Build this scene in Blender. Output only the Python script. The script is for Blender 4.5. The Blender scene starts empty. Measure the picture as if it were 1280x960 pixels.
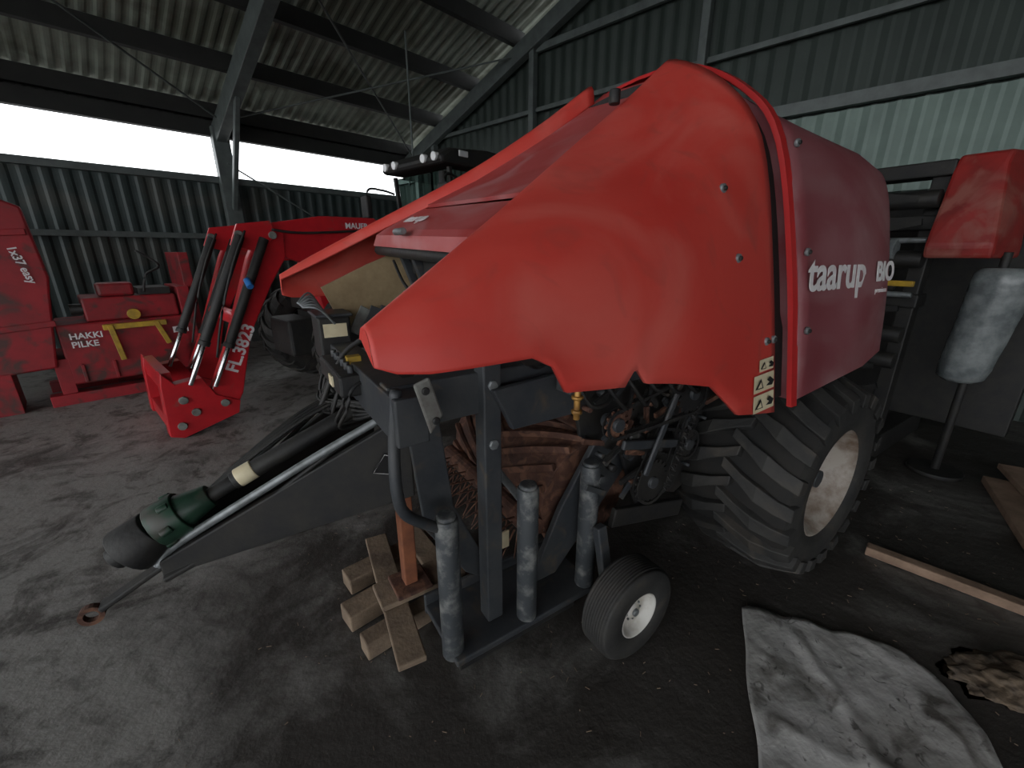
import bpy, bmesh, math, random
from mathutils import Vector, Matrix, Euler
from mathutils import noise as mn
random.seed(7)
C=bpy.context
# ---------------------------------------------------------------- materials
def mat(name,c1,c2=None,scale=5,rough=.6,metal=0,bump=0,bscale=40,r2=None,lo=.35,hi=.65,detail=6,coat=0,c3=None,s3=2,lo3=.5,hi3=.62,d3=.8,f3=1,c4=None,s4=6,lo4=.6,hi4=.75,f4=.8):
    m=bpy.data.materials.new(name);m.use_nodes=True;nt=m.node_tree;N=nt.nodes;K=nt.links
    b=N['Principled BSDF'];b.inputs['Roughness'].default_value=rough;b.inputs['Metallic'].default_value=metal
    b.inputs['Coat Weight'].default_value=coat
    tc=N.new('ShaderNodeTexCoord')
    if c2 is None: c2=tuple(x*.7 for x in c1)
    n=N.new('ShaderNodeTexNoise');n.inputs['Scale'].default_value=scale;n.inputs['Detail'].default_value=detail;n.inputs['Roughness'].default_value=.62
    K.new(tc.outputs['Object'],n.inputs['Vector'])
    r=N.new('ShaderNodeMapRange');r.inputs[1].default_value=lo;r.inputs[2].default_value=hi;K.new(n.outputs['Fac'],r.inputs[0])
    x=N.new('ShaderNodeMixRGB');x.inputs[1].default_value=(*c1,1);x.inputs[2].default_value=(*c2,1);K.new(r.outputs[0],x.inputs[0])
    out=x.outputs[0]
    for cc,ss,ll,hh,dd,ff in ((c3,s3,lo3,hi3,d3,f3),(c4,s4,lo4,hi4,1.5,f4)):
        if not cc: continue
        n3=N.new('ShaderNodeTexNoise');n3.inputs['Scale'].default_value=ss;n3.inputs['Detail'].default_value=5;n3.inputs['Distortion'].default_value=dd
        K.new(tc.outputs['Object'],n3.inputs['Vector'])
        r3=N.new('ShaderNodeMapRange');r3.inputs[1].default_value=ll;r3.inputs[2].default_value=hh;r3.inputs[4].default_value=ff;K.new(n3.outputs['Fac'],r3.inputs[0])
        x3=N.new('ShaderNodeMixRGB');x3.inputs[2].default_value=(*cc,1);K.new(out,x3.inputs[1]);K.new(r3.outputs[0],x3.inputs[0]);out=x3.outputs[0]
    K.new(out,b.inputs['Base Color'])
    if r2 is not None:
        rr=N.new('ShaderNodeMapRange');rr.inputs[3].default_value=rough;rr.inputs[4].default_value=r2;K.new(r.outputs[0],rr.inputs[0]);K.new(rr.outputs[0],b.inputs['Roughness'])
    if bump:
        bn=N.new('ShaderNodeTexNoise');bn.inputs['Scale'].default_value=bscale;bn.inputs['Detail'].default_value=5;K.new(tc.outputs['Object'],bn.inputs['Vector'])
        bb=N.new('ShaderNodeBump');bb.inputs['Strength'].default_value=bump;bb.inputs['Distance'].default_value=.01;K.new(bn.outputs['Fac'],bb.inputs['Height']);K.new(bb.outputs[0],b.inputs['Normal'])
    return m
M={}
M['hood']=mat('faded_red_plastic',(.56,.042,.032),(.64,.068,.050),2.0,.46,r2=.6,c3=(.66,.15,.12),s3=1.8,lo3=.46,hi3=.68,d3=1.6,f3=.55,bump=.03,c4=(.36,.07,.055),s4=5,lo4=.56,hi4=.74,f4=.45)
M['tail']=mat('dusty_maroon_plastic',(.19,.038,.046),(.24,.075,.085),3,.34,r2=.55,c3=(.30,.155,.16),s3=1.8,lo3=.44,hi3=.72,d3=1.8,f3=.8,bump=.04)
M['flange']=mat('bright_red_flange',(.52,.022,.022),(.42,.02,.02),4,.35)
M['redtop']=mat('dull_red_cover',(.38,.045,.042),(.44,.09,.09),4,.5,c3=(.44,.15,.15),s3=2.5)
M['red']=mat('machine_red_paint',(.56,.014,.022),(.42,.012,.018),4,.35,coat=.2,c3=(.25,.06,.05),s3=6,lo3=.6,hi3=.72)
M['darkred']=mat('weathered_red_paint',(.34,.012,.020),(.2,.012,.016),4,.5,c3=(.08,.032,.028),s3=5,lo3=.52,hi3=.66)
M['frame']=mat('charcoal_frame_paint',(.028,.032,.038),(.050,.052,.054),8,.5,c3=(.085,.068,.05),s3=9,lo3=.58,hi3=.72,bump=.1)
M['black']=mat('black_grimy_metal',(.010,.010,.011),(.022,.020,.017),10,.6,bump=.2)
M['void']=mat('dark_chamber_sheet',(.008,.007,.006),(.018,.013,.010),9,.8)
M['post']=mat('scuffed_steel_post',(.045,.05,.055),(.22,.22,.21),18,.5,lo=.48,hi=.75,bump=.2)
M['rust']=mat('rusty_roller',(.10,.042,.026),(.05,.022,.015),10,.8,c3=(.16,.075,.045),s3=14,bump=.4)
M['rubber']=mat('tyre_rubber',(.015,.015,.015),(.032,.030,.027),7,.75,bump=.2,c3=(.05,.042,.034),s3=6,lo3=.56,hi3=.7)
M['groove']=mat('tyre_carcass',(.007,.007,.007),(.014,.012,.010),7,.85,bump=.2)
M['rim']=mat('dirty_white_rim',(.36,.32,.28),(.14,.09,.06),7,.5,lo=.42,hi=.66)
M['rimw']=mat('white_rim',(.6,.58,.54),(.4,.36,.3),9,.5,lo=.5,hi=.7)
M['steel']=mat('galvanised_steel',(.28,.30,.31),(.14,.15,.15),12,.45,metal=.4)
M['chrome']=mat('polished_rod',(.6,.6,.62),(.5,.5,.52),12,.2,metal=1)
M['bracket']=mat('pale_bracket_paint',(.22,.23,.21),(.12,.11,.1),14,.5)
M['brass']=mat('ochre_valve',(.42,.22,.05),(.22,.11,.03),20,.4,metal=.4)
M['yellow']=mat('yellow_paint',(.58,.36,.03),(.3,.19,.03),9,.5)
M['green']=mat('green_guard_plastic',(.018,.060,.034),(.010,.032,.02),12,.45,c3=(.05,.05,.04),s3=9)
M['cream']=mat('cream_sticker',(.75,.66,.45),(.65,.55,.36),15,.5)
M['white']=mat('white_lettering',(.80,.78,.78),(.65,.6,.6),20,.5)
M['ink']=mat('black_ink',(.01,.01,.01),(.02,.02,.02),20,.6)
M['tan']=mat('tan_fibreboard',(.34,.25,.14),(.24,.17,.09),9,.8,bump=.1)
M['wood']=mat('old_pallet_wood',(.26,.19,.13),(.12,.085,.06),7,.85,bump=.3,bscale=60)
M['wood2']=mat('pale_timber',(.30,.20,.14),(.17,.11,.075),6,.85,bump=.3)
M['jack']=mat('rusty_orange_jack',(.26,.09,.04),(.15,.05,.025),10,.7)
M['lamp']=mat('lamp_lens',(.7,.7,.7),(.6,.6,.6),3,.15)
M['blue']=mat('blue_fitting',(.03,.2,.6),(.03,.15,.4),3,.4)
M['plastic']=mat('grey_stretch_film',(.24,.26,.26),(.13,.145,.15),7,.25,bump=.6,bscale=12,lo=.4,hi=.6)
M['tarp']=mat('dirty_pale_sheet',(.50,.49,.48),(.34,.33,.31),3,.8,bump=.5,bscale=25,c3=(.11,.10,.09),s3=7,lo3=.52,hi3=.68,c4=(.06,.055,.05),s4=18,lo4=.6,hi4=.7)
M['clad']=mat('teal_wall_cladding',(.038,.054,.052),(.027,.040,.039),3,.5,metal=.2,c3=(.055,.062,.055),s3=1)
M['cladLit']=mat('lit_green_cladding',(.17,.235,.205),(.13,.18,.16),3,.45,metal=.1)  # back wall cladding with the light on it put into a paler colour
M['cladG']=mat('dark_green_gable_cladding',(.036,.050,.043),(.026,.037,.032),2,.55,metal=.2)
M['roofm']=mat('dusty_roof_sheet',(.37,.41,.345),(.26,.29,.24),2.5,.6,metal=.1,c3=(.18,.195,.155),s3=1.2)
M['beam']=mat('grey_steel_frame',(.115,.135,.13),(.075,.088,.085),6,.5)
M['purlin']=mat('dark_purlin',(.022,.023,.021),(.014,.015,.014),5,.7)
# ---------------------------------------------------------------- helpers
class Grp:
    def __init__(s,name,ang,o=(0,0)):
        s.o=o;e=bpy.data.objects.new(name,None);e.empty_display_size=.3
        C.collection.objects.link(e);a=math.radians(ang);s.ang=a
        R=Matrix.Rotation(a,3,'Z');e.location=R@Vector((o[0],-o[1],0));e.rotation_euler=(0,0,a);s.e=e
    def p(s,q): return Vector((q[0]-s.o[0],-(q[1]-s.o[1]),q[2]))
def addbm(g,name,bm,m,smooth=False,bevel=0,recalc=True):
    if recalc: bmesh.ops.recalc_face_normals(bm,faces=bm.faces)
    me=bpy.data.meshes.new(name);bm.to_mesh(me);bm.free()
    me.materials.append(M[m] if isinstance(m,str) else m)
    ob=bpy.data.objects.new(name,me);C.collection.objects.link(ob)
    if g: ob.parent=g.e
    if smooth:
        for f in me.polygons: f.use_smooth=True
    if bevel:
        md=ob.modifiers.new('b','BEVEL');md.width=bevel;md.segments=2;md.limit_method='ANGLE'
    return ob
def addprism(bm,P,poly,w0,w1):
    A=[bm.verts.new(P((x,w0,z))) for x,z in poly];B=[bm.verts.new(P((x,w1,z))) for x,z in poly]
    bm.faces.new(A);bm.faces.new(B[::-1]);n=len(poly)
    for i in range(n): bm.faces.new((A[i],B[i],B[(i+1)%n],A[(i+1)%n]))
def prism(g,name,poly,w0,w1,m,bevel=.006):
    bm=bmesh.new();addprism(bm,g.p,poly,w0,w1);return addbm(g,name,bm,m,bevel=bevel)
def box(g,name,s,w,z,m,bevel=.006):
    return prism(g,name,[(s[0],z[0]),(s[1],z[0]),(s[1],z[1]),(s[0],z[1])],w[0],w[1],m,bevel)
def frameof(d):
    d=d.normalized();up=Vector((0,0,1)) if abs(d.z)<.95 else Vector((1,0,0))
    x=d.cross(up).normalized();y=x.cross(d).normalized();return x,y
def bmbeam(bm,a,b,wd,ht):
    x,y=frameof(b-a);vs=[]
    for q in (a,b): vs.append([bm.verts.new(q+x*i*wd/2+y*j*ht/2) for i,j in ((-1,-1),(1,-1),(1,1),(-1,1))])
    bm.faces.new(vs[0]);bm.faces.new(vs[1][::-1])
    for i in range(4): bm.faces.new((vs[0][i],vs[1][i],vs[1][(i+1)%4],vs[0][(i+1)%4]))
def beam(g,name,a,b,wd,ht,m,bevel=.006):
    bm=bmesh.new();bmbeam(bm,g.p(a),g.p(b),wd,ht);return addbm(g,name,bm,m,bevel=bevel)
def bmcyl(bm,a,b,r0,r1,n=24,caps=True):
    x,y=frameof(b-a);R=[]
    for q,r in ((a,r0),(b,r1)): R.append([bm.verts.new(q+x*math.cos(2*math.pi*i/n)*r+y*math.sin(2*math.pi*i/n)*r) for i in range(n)])
    for i in range(n): bm.faces.new((R[0][i],R[0][(i+1)%n],R[1][(i+1)%n],R[1][i]))
    if caps: bm.faces.new(R[0]);bm.faces.new(R[1][::-1])
def cyl(g,name,a,b,r,m,r1=None,n=24,bevel=.004):
    bm=bmesh.new();bmcyl(bm,g.p(a),g.p(b),r,r if r1 is None else r1,n);ob=addbm(g,name,bm,m,bevel=bevel)
    for f in ob.data.polygons:
        if len(f.vertices)==4:f.use_smooth=True
    return ob
def tube(g,name,pts,r,m,closed=False,n=8,sub=6):
    P=[g.p(p) for p in pts];Q=[]
    k=len(P);rng=range(k) if closed else range(k-1)
    for i in rng:
        p0=P[(i-1)%k] if closed or i>0 else P[0];p1=P[i];p2=P[(i+1)%k];p3=P[(i+2)%k] if closed or i+2<k else P[k-1]
        for j in range(sub):
            t=j/sub;Q.append(.5*((2*p1)+(p2-p0)*t+(2*p0-5*p1+4*p2-p3)*t*t+(-p0+3*p1-3*p2+p3)*t**3))
    if not closed: Q.append(P[-1])
    bm=bmesh.new();R=[];L=len(Q)
    for i,q in enumerate(Q):
        a=Q[(i-1)%L] if closed or i>0 else Q[0];b=Q[(i+1)%L] if closed or i<L-1 else Q[-1]
        x,y=frameof(b-a);R.append([bm.verts.new(q+x*math.cos(2*math.pi*j/n)*r+y*math.sin(2*math.pi*j/n)*r) for j in range(n)])
    for i in range(L if closed else L-1):
        A=R[i];B=R[(i+1)%L]
        for j in range(n): bm.faces.new((A[j],A[(j+1)%n],B[(j+1)%n],B[j]))
    if not closed: bm.faces.new(R[0]);bm.faces.new(R[-1][::-1])
    return addbm(g,name,bm,m,smooth=True)
def lathe(g,name,c,prof,m,n=48,smooth=True,tilt=0):
    bm=bmesh.new();R=[]
    for i in range(n):
        a=2*math.pi*i/n;R.append([bm.verts.new(g.p((c[0]+r*math.cos(a),c[1]+dw,c[2]+r*math.sin(a)))) for r,dw in prof])
    for i in range(n):
        A=R[i];B=R[(i+1)%n]
        for j in range(len(prof)-1): bm.faces.new((A[j],B[j],B[j+1],A[j+1]))
    return addbm(g,name,bm,m,smooth=smooth)
def text(g,name,body,size,m,pos,xdir,ydir,ext=.001,shear=0,bold=.002):
    cu=bpy.data.curves.new(name,'FONT');cu.body=body;cu.size=size;cu.extrude=ext;cu.shear=shear;cu.offset=bold if size>.04 else 0
    ob=bpy.data.objects.new(name,cu);C.collection.objects.link(ob)
    C.view_layer.update();dg=C.evaluated_depsgraph_get()
    me=bpy.data.meshes.new_from_object(ob.evaluated_get(dg));bpy.data.objects.remove(ob)
    o2=bpy.data.objects.new(name,me);C.collection.objects.link(o2);me.materials.clear();me.materials.append(M[m])
    x=(g.p(xdir)-g.p((0,0,0))).normalized();y=(g.p(ydir)-g.p((0,0,0))).normalized();z=x.cross(y).normalized();y=z.cross(x)
    mt=Matrix((x,y,z)).transposed().to_4x4();mt.translation=g.p(pos);me.transform(mt);o2.parent=g.e
    return o2
def lerp(a,b,t): return a+(b-a)*t
def interp(xs,ys,x):
    if x<=xs[0]:return ys[0]
    for i in range(len(xs)-1):
        if x<=xs[i+1]: return lerp(ys[i],ys[i+1],(x-xs[i])/(xs[i+1]-xs[i]))
    return ys[-1]
def catm(P,n):
    Q=[];k=len(P)
    for i in range(k-1):
        p0=P[max(i-1,0)];p1=P[i];p2=P[i+1];p3=P[min(i+2,k-1)]
        for j in range(n):
            t=j/n;Q.append(tuple(.5*(2*b+(c-a)*t+(2*a-5*b+4*c-d)*t*t+(-a+3*b-3*c+d)*t**3) for a,b,c,d in zip(p0,p1,p2,p3)))
    Q.append(P[-1]);return Q
# ================================================================= SHED (a along wall, b across)
def shed(name,builder,m,**k):
    bm=bmesh.new();builder(bm);ob=addbm(None,name,bm,m,**k)
    ob.rotation_euler=(0,0,math.radians(47));return ob
P0=lambda q:Vector((q[0],-q[1],q[2]))
AE=6.2; BL=-9.0; A0=-9.0; BR=9.0
def roofz(b): return 3.72+.34*(9-abs(b))
def corr_wall(fix,along,v0,v1,z0,z1,pitch=.2,amp=.018):
    def f(bm):
        n=int((v1-v0)/pitch*6);pr=None
        for i in range(n+1):
            v=v0+(v1-v0)*i/n;ph=(v/pitch)%1
            o=amp*max(-1,min(1,1.8*math.sin(2*math.pi*ph)))
            zt=z1(v) if callable(z1) else z1
            q=[(v,fix+o,z0),(v,fix+o,zt)] if along=='a' else [(fix+o,v,z0),(fix+o,v,zt)]
            c=[bm.verts.new(P0(t)) for t in q]
            if pr: bm.faces.new((pr[0],c[0],c[1],pr[1]))
            pr=c
    return f
shed('wall_left',corr_wall(BL,'a',A0,AE,0,2.76,amp=.010),'clad')
shed('wall_left_upper',corr_wall(BL,'a',A0,AE,3.42,3.75),'purlin')
shed('wall_right_light_block',corr_wall(BR,'a',-1.5,AE,0,3.75),'clad')  # unseen wall, added to cut fill light and darken the right side
shed('wall_back',corr_wall(AE,'b',BL,BR,0,3.08),'cladG')
shed('wall_back_upper',corr_wall(AE+.02,'b',BL,BR,3.08,lambda v:roofz(v)+.02,amp=.010),'cladG')
shed('wall_back_lit_strip',corr_wall(AE-.05,'b',-1.5,4.5,2.2,3.04,amp=.010),'cladLit')  # paler strip: light on the cladding below the rail, painted as colour
def roof(bm):
    for sg in (-1,1):
        v0,v1=A0,AE+.3;n=int((v1-v0)/.16*6);pr=None
        for i in range(n+1):
            v=lerp(v0,v1,i/n);o=.013*max(-1,min(1,1.8*math.sin(2*math.pi*v/.16)))
            c=[bm.verts.new(P0((v,sg*9.3,3.72-.1+.18+o))),bm.verts.new(P0((v,0,roofz(0)+.18+o)))]
            if pr: bm.faces.new((pr[0],c[0],c[1],pr[1]))
            pr=c
shed('ceiling',roof,'roofm')
def bmb(lst):
    def f(bm):
        for a,b,w,h in lst: bmbeam(bm,P0(a),P0(b),w,h)
    return f
pl=[]
for i in range(0,9):
    b=-8.9+i*1.12
    if b>0:break
    pl.append(((A0,b,roofz(b)+.03),(AE,b,roofz(b)+.03),.10,.22))
    if b<-.3: pl.append(((A0,-b,roofz(b)+.03),(AE,-b,roofz(b)+.03),.10,.22))
shed('ceiling_purlins',bmb(pl),'purlin')
fr=[]
for a in (-5.4,-1.4,2.4,):
    fr+=[((a,-8.85,0),(a,-8.85,3.55),.16,.24),((a,-8.85,3.45),(a,0,roofz(0)-.2),.16,.28),((a,0,roofz(0)-.2),(a,8.85,3.45),.16,.28),
         ((a,-8.75,2.3),(a,-7.6,3.85),.07,.09)]
fr+=[((AE-.15,-8.85,0),(AE-.15,-8.85,3.55),.16,.24),((AE-.15,-8.85,3.5),(AE-.15,0,roofz(0)-.14),.14,.24),((AE-.15,0,roofz(0)-.14),(AE-.15,8.85,3.5),.14,.24)]
for b in (-7.9,-5.2,-2.45,3.0,5.8): fr.append(((AE-.12,b,0),(AE-.12,b,roofz(b)-.1),.10,.12))
shed('trim_steel_frames',bmb(fr),'beam',bevel=.01)
tr=[((AE-.1,BL,3.12),(AE-.1,BR,3.12),.1,.12),((AE-.08,BL,1.6),(AE-.08,BR,1.6),.06,.1),((AE-.08,-8,3.85),(AE-.08,8,3.85),.05,.06),((AE-.08,-6,4.7),(AE-.08,6,4.7),.06,.1),
    ((A0,BL+.08,2.76),(AE,BL+.08,2.76),.1,.1),((A0,BL+.08,1.86),(AE,BL+.08,1.86),.08,.08)]
shed('trim_wall_rails',bmb(tr),'beam')
shed('trim_eave_beam',bmb([((A0,BL+.08,3.52),(AE,BL+.08,3.52),.12,.22)]),'purlin')
def rods(bm):
    for a,b in [((2.4,-8.7,3.0),(6.1,-8.7,.9)),((2.4,-8.6,3.6),(-1.4,-5.5,4.7)),((2.4,-8.6,3.6),(6.1,-5.5,4.7)),((2.4,-5.5,4.7),(6.1,-8.7,3.6)),((4.2,-6,4.6),(4.2,-6,2.6))]:
        bmcyl(bm,P0(a),P0(b),.014,.014,8)
shed('trim_brace_rods',rods,'beam')
# floor
fm=bpy.data.materials.new('stained_concrete');fm.use_nodes=True;nt=fm.node_tree;N=nt.nodes;K=nt.links;b=N['Principled BSDF']
tc=N.new('ShaderNodeTexCoord')
def noise(sc,det=8,dist=0):
    n=N.new('ShaderNodeTexNoise');n.inputs['Scale'].default_value=sc;n.inputs['Detail'].default_value=det;n.inputs['Roughness'].default_value=.65;n.inputs['Distortion'].default_value=dist
    K.new(tc.outputs['Object'],n.inputs['Vector']);return n.outputs['Fac']
def mr(x,a,bb,c=0,d=1):
    r=N.new('ShaderNodeMapRange');r.inputs[1].default_value=a;r.inputs[2].default_value=bb;r.inputs[3].default_value=c;r.inputs[4].default_value=d;K.new(x,r.inputs[0]);return r.outputs[0]
def mix(f_,a,bb):
    x=N.new('ShaderNodeMixRGB');K.new(f_,x.inputs[0])
    for i,v in ((1,a),(2,bb)):
        if isinstance(v,tuple): x.inputs[i].default_value=(*v,1)
        else: K.new(v,x.inputs[i])
    return x.outputs[0]
def math2(op,a,bb):
    x=N.new('ShaderNodeMath');x.operation=op
    for i,v in ((0,a),(1,bb)):
        if isinstance(v,(int,float)): x.inputs[i].default_value=v
        else: K.new(v,x.inputs[i])
    return x.outputs[0]
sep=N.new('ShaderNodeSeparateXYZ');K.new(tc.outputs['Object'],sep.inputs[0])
left_tone=mr(sep.outputs[0],-.2,-2.6)   # concrete colour gets paler towards the left
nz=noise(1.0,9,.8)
fac=math2('ADD',math2('MULTIPLY',left_tone,.25),nz)
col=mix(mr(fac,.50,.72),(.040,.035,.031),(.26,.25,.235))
col=mix(mr(noise(2.2,9,1.4),.52,.62,0,.8),col,(.048,.042,.037))
col=mix(mr(noise(7,9,.6),.54,.68,0,.7),col,(.036,.031,.027))
col=mix(mr(noise(38,4),.62,.74,0,.35),col,(.16,.145,.13))
K.new(col,b.inputs['Base Color']);K.new(mr(noise(2.5),.3,.7,.42,.85),b.inputs['Roughness'])
bp=N.new('ShaderNodeBump');bp.inputs['Strength'].default_value=.4;bp.inputs['Distance'].default_value=.02;K.new(noise(16,8),bp.inputs['Height']);K.new(bp.outputs[0],b.inputs['Normal'])
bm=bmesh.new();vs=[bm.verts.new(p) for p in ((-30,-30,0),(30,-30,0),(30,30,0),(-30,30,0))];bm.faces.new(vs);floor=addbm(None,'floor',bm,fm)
# ================================================================= BALER
B=Grp('round_baler',33,(1.5,-1.66))
WC=-1.66
def mir(w): return 2*WC-w
HE=1.72
zb_s=[.20,.24,.30,.54,.60,.64,.84,.87,.89,.93,1.05,1.25,1.36,1.44,1.60,HE]
zb_z=[1.385,1.37,1.365,1.37,1.34,1.27,1.25,1.29,1.29,1.245,1.225,1.18,1.10,1.04,1.01,.99]
KS=[.20,.32,.6,1.1,1.45,HE]
KP=[[(-.80,1.385),(-.805,1.405),(-.815,1.43),(-.83,1.448),(-.855,1.450),(-.875,1.425)],
    [(-.765,1.37),(-.775,1.42),(-.80,1.475),(-.84,1.512),(-.895,1.522),(-.925,1.48)],
    [(-.745,1.36),(-.77,1.47),(-.83,1.59),(-.925,1.655),(-1.025,1.678),(-1.055,1.625)],
    [(-.735,1.21),(-.775,1.50),(-.89,1.75),(-1.15,1.915),(-1.28,1.958),(-1.31,1.89)],
    [(-.73,1.04),(-.80,1.50),(-.93,1.88),(-1.20,2.11),(-1.37,2.185),(-1.405,2.105)],
    [(-.735,.99),(-.83,1.50),(-.96,2.00),(-1.16,2.245),(-1.41,2.38),(-1.45,2.29)]]
def sect(s):
    for i in range(len(KS)-1):
        if s<=KS[i+1]+1e-9: break
    t=(s-KS[i])/(KS[i+1]-KS[i]);a=KP[max(i-1,0)];b=KP[i];c=KP[i+1];d=KP[min(i+2,len(KS)-1)]
    h0=KS[i]-KS[max(i-1,0)] or 1;h=KS[i+1]-KS[i];h1=KS[min(i+2,len(KS)-1)]-KS[i+1] or 1
    out=[]
    for pa,pb,pc,pd in zip(a,b,c,d):
        r=[]
        for k in (0,1):
            sl=(pc[k]-pb[k])/h
            m0=(sl+((pb[k]-pa[k])/h0 if i>0 else sl))/2;m1=(sl+((pd[k]-pc[k])/h1 if i+2<len(KS) else sl))/2
            r.append((2*t**3-3*t*t+1)*pb[k]+(t**3-2*t*t+t)*h*m0+(-2*t**3+3*t*t)*pc[k]+(t**3-t*t)*h*m1)
        out.append(tuple(r))
    zb=interp(zb_s,zb_z,s);out[0]=(out[0][0],zb)
    if out[1][1]<zb+.02: out[1]=(out[1][0],zb+.02)
    return catm(out,5)
sts=sorted(set([round(x,3) for x in zb_s]+[round(.2+i*.04,3) for i in range(1,39) if .2+i*.04<1.71]+[.21,.23,.25]))
grid=[[(s,w,z) for w,z in sect(s)] for s in sts]
gridf=[[(s,w,z+.045*j/len(r)) for j,(s,w,z) in enumerate(r)] for r in grid]
def loft(g,name,grid,m,mirror=False,thick=.015,smooth=True):
    bm=bmesh.new();R=[]
    for row in grid: R.append([bm.verts.new(g.p((s,mir(w) if mirror else w,z))) for s,w,z in row])
    for i in range(len(R)-1):
        for j in range(len(R[0])-1): bm.faces.new((R[i][j],R[i+1][j],R[i+1][j+1],R[i][j+1]))
    ob=addbm(g,name,bm,m,smooth=smooth)
    if thick:
        md=ob.modifiers.new('s','SOLIDIFY');md.thickness=thick;md.offset=0
    return ob
loft(B,'hood_side_near',grid,'hood');loft(B,'hood_side_far',gridf,'hood',True)
for mi,nm,gr in ((False,'hood_nose_near',grid),(True,'hood_nose_far',gridf)):
    row=gr[0];bm=bmesh.new();cs=[bm.verts.new(B.p((s-.001,mir(w) if mi else w,z))) for s,w,z in row]
    bm.faces.new(cs);addbm(B,nm,bm,'hood')
secA=catm([(-.72,1.0),(-.81,1.5),(-.945,2.0),(-1.12,2.22),(-1.38,2.37),(-1.66,2.40)],5)
secB=catm([(-.715,1.02),(-.79,1.5),(-.93,2.0),(-1.08,2.16),(-1.36,2.33),(-1.66,2.36)],5)
secC=catm([(-.70,1.08),(-.75,1.5),(-.85,1.93),(-.98,2.06),(-1.3,2.18),(-1.66,2.2)],5)
secD=catm([(-.70,1.16),(-.74,1.5),(-.82,1.86),(-.93,1.97),(-1.3,2.06),(-1.66,2.07)],5)
full=lambda sec: sec+[(mir(w),z) for w,z in sec[-2::-1]]
def body(name,rows,m,cap=True,smooth=True):
    bm=bmesh.new();R=[[bm.verts.new(B.p(q)) for q in r] for r in rows]
    for i in range(len(R)-1):
        for j in range(len(R[0])-1): bm.faces.new((R[i][j],R[i+1][j],R[i+1][j+1],R[i][j+1]))
    if cap: bm.faces.new(R[-1]);bm.faces.new(R[0])
    ob=addbm(B,name,bm,m);
    for f in ob.data.polygons:
        if len(f.vertices)==4: f.use_smooth=smooth
    return ob
shr=lambda sec,d:[(lerp(w,WC,d),z-(.07 if z>2.3 else .03)*(1 if z>1.3 else -1)) for w,z in sec]
body('seam_core',[[(s,w,z) for w,z in full(shr(secA,.045))] for s in (1.69,1.83)],'ink')
rows=[]
for s,o in ((1.806,-.004),(1.807,.011),(1.846,.013),(1.848,-.01)):
    rows.append([(s,lerp(w,WC,-o*1.3),z+(o if z>1.3 else 0)) for w,z in full(secA)])
body('tailgate_flange',rows,'flange',cap=False,smooth=False)
rows=[]
for k in range(11):
    t=k/10
    if t<.7: u=t/.7;sc=[(lerp(a[0],b[0],u),lerp(a[1],b[1],u)) for a,b in zip(secB,secC)]
    else: u=(t-.7)/.3;sc=[(lerp(a[0],b[0],u),lerp(a[1],b[1],u)) for a,b in zip(secC,secD)]
    if k==10: sc=[(lerp(w,WC,.03),z-.02*(1 if z>1.6 else -1)) for w,z in sc]
    rows.append([(lerp(1.84,2.70,min(t*1.02,1)),w,z) for w,z in full(sc)])
body('tailgate_shell',rows,'tail')
def quadgrid(bm,rows):
    R=[[bm.verts.new(B.p(q)) for q in r] for r in rows]
    for i in range(len(R)-1):
        for j in range(len(R[0])-1): bm.faces.new((R[i][j],R[i+1][j],R[i+1][j+1],R[i][j+1]))
bm=bmesh.new()
cc=[(.62,1.59),(.63,1.64),(.66,1.665),(.85,1.765)]
quadgrid(bm,[[(s,lerp(-1.08-.1*k/3,mir(-1.08-.1*k/3),j/6),z+.04*j/6) for j in range(7)] for k,(s,z) in enumerate(cc)])
o=addbm(B,'front_cover_lower',bm,'redtop');o.modifiers.new('s','SOLIDIFY').thickness=.015
bm=bmesh.new()
cc=[(.87,1.79),(1.1,1.91),(1.4,2.09),(HE-.02,2.285),(1.80,2.36)]
quadgrid(bm,[[(s,lerp(x,mir(x),j/6),z+.035*j/6) for j in range(7)] for x,(s,z) in zip((-1.17,-1.29,-1.39,-1.43,-1.44),cc)])
o=addbm(B,'front_cover_upper',bm,'redtop');o.modifiers.new('s','SOLIDIFY').thickness=.015
text(B,'cover_lettering','taarup',.095,'white',(.71,-2.04,1.736),(0,1,-.035),(.3,0,.155))
cyl(B,'cover_roller',(.64,-1.08,1.57),(.64,-2.22,1.61),.024,'black')
cyl(B,'cover_handle',(.60,-1.72,1.68),(.60,-1.82,1.68),.014,'steel')
cyl(B,'ridge_grip',(1.36,-1.36,2.15),(1.36,-1.36,2.20),.022,'black')
def surf(s,z,rows,off=.012):
    best=None
    for r in rows:
        for q in r:
            if q[1]<-1.4: continue
            d=(q[0]-s)**2+(q[2]-z)**2
            if best is None or d<best[0]: best=(d,q)
    q=best[1]
    r=[x for x in rows if abs(x[0][0]-q[0])<1e-6][0];i=min(max(r.index(q),1),len(r)-2)
    dw=(r[i+1][1]-r[i-1][1])/((r[i+1][2]-r[i-1][2]) or 1)
    return q[1]+dw*(z-q[2])+off,dw
for s,z in ((1.40,1.80),(1.43,1.58),(1.64,1.28),(1.70,1.28),(1.89,1.30),(1.90,2.0),(1.89,1.6)):
    rw=grid if s<1.75 else rows
    w,dw=surf(s,z,rw);cyl(B,'panel_bolt',(s,w-.01,z),(s,w+.004,z),.016,'steel',n=12);cyl(B,'bolt_head',(s,w,z),(s,w+.012,z),.009,'black',n=6)
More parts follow.
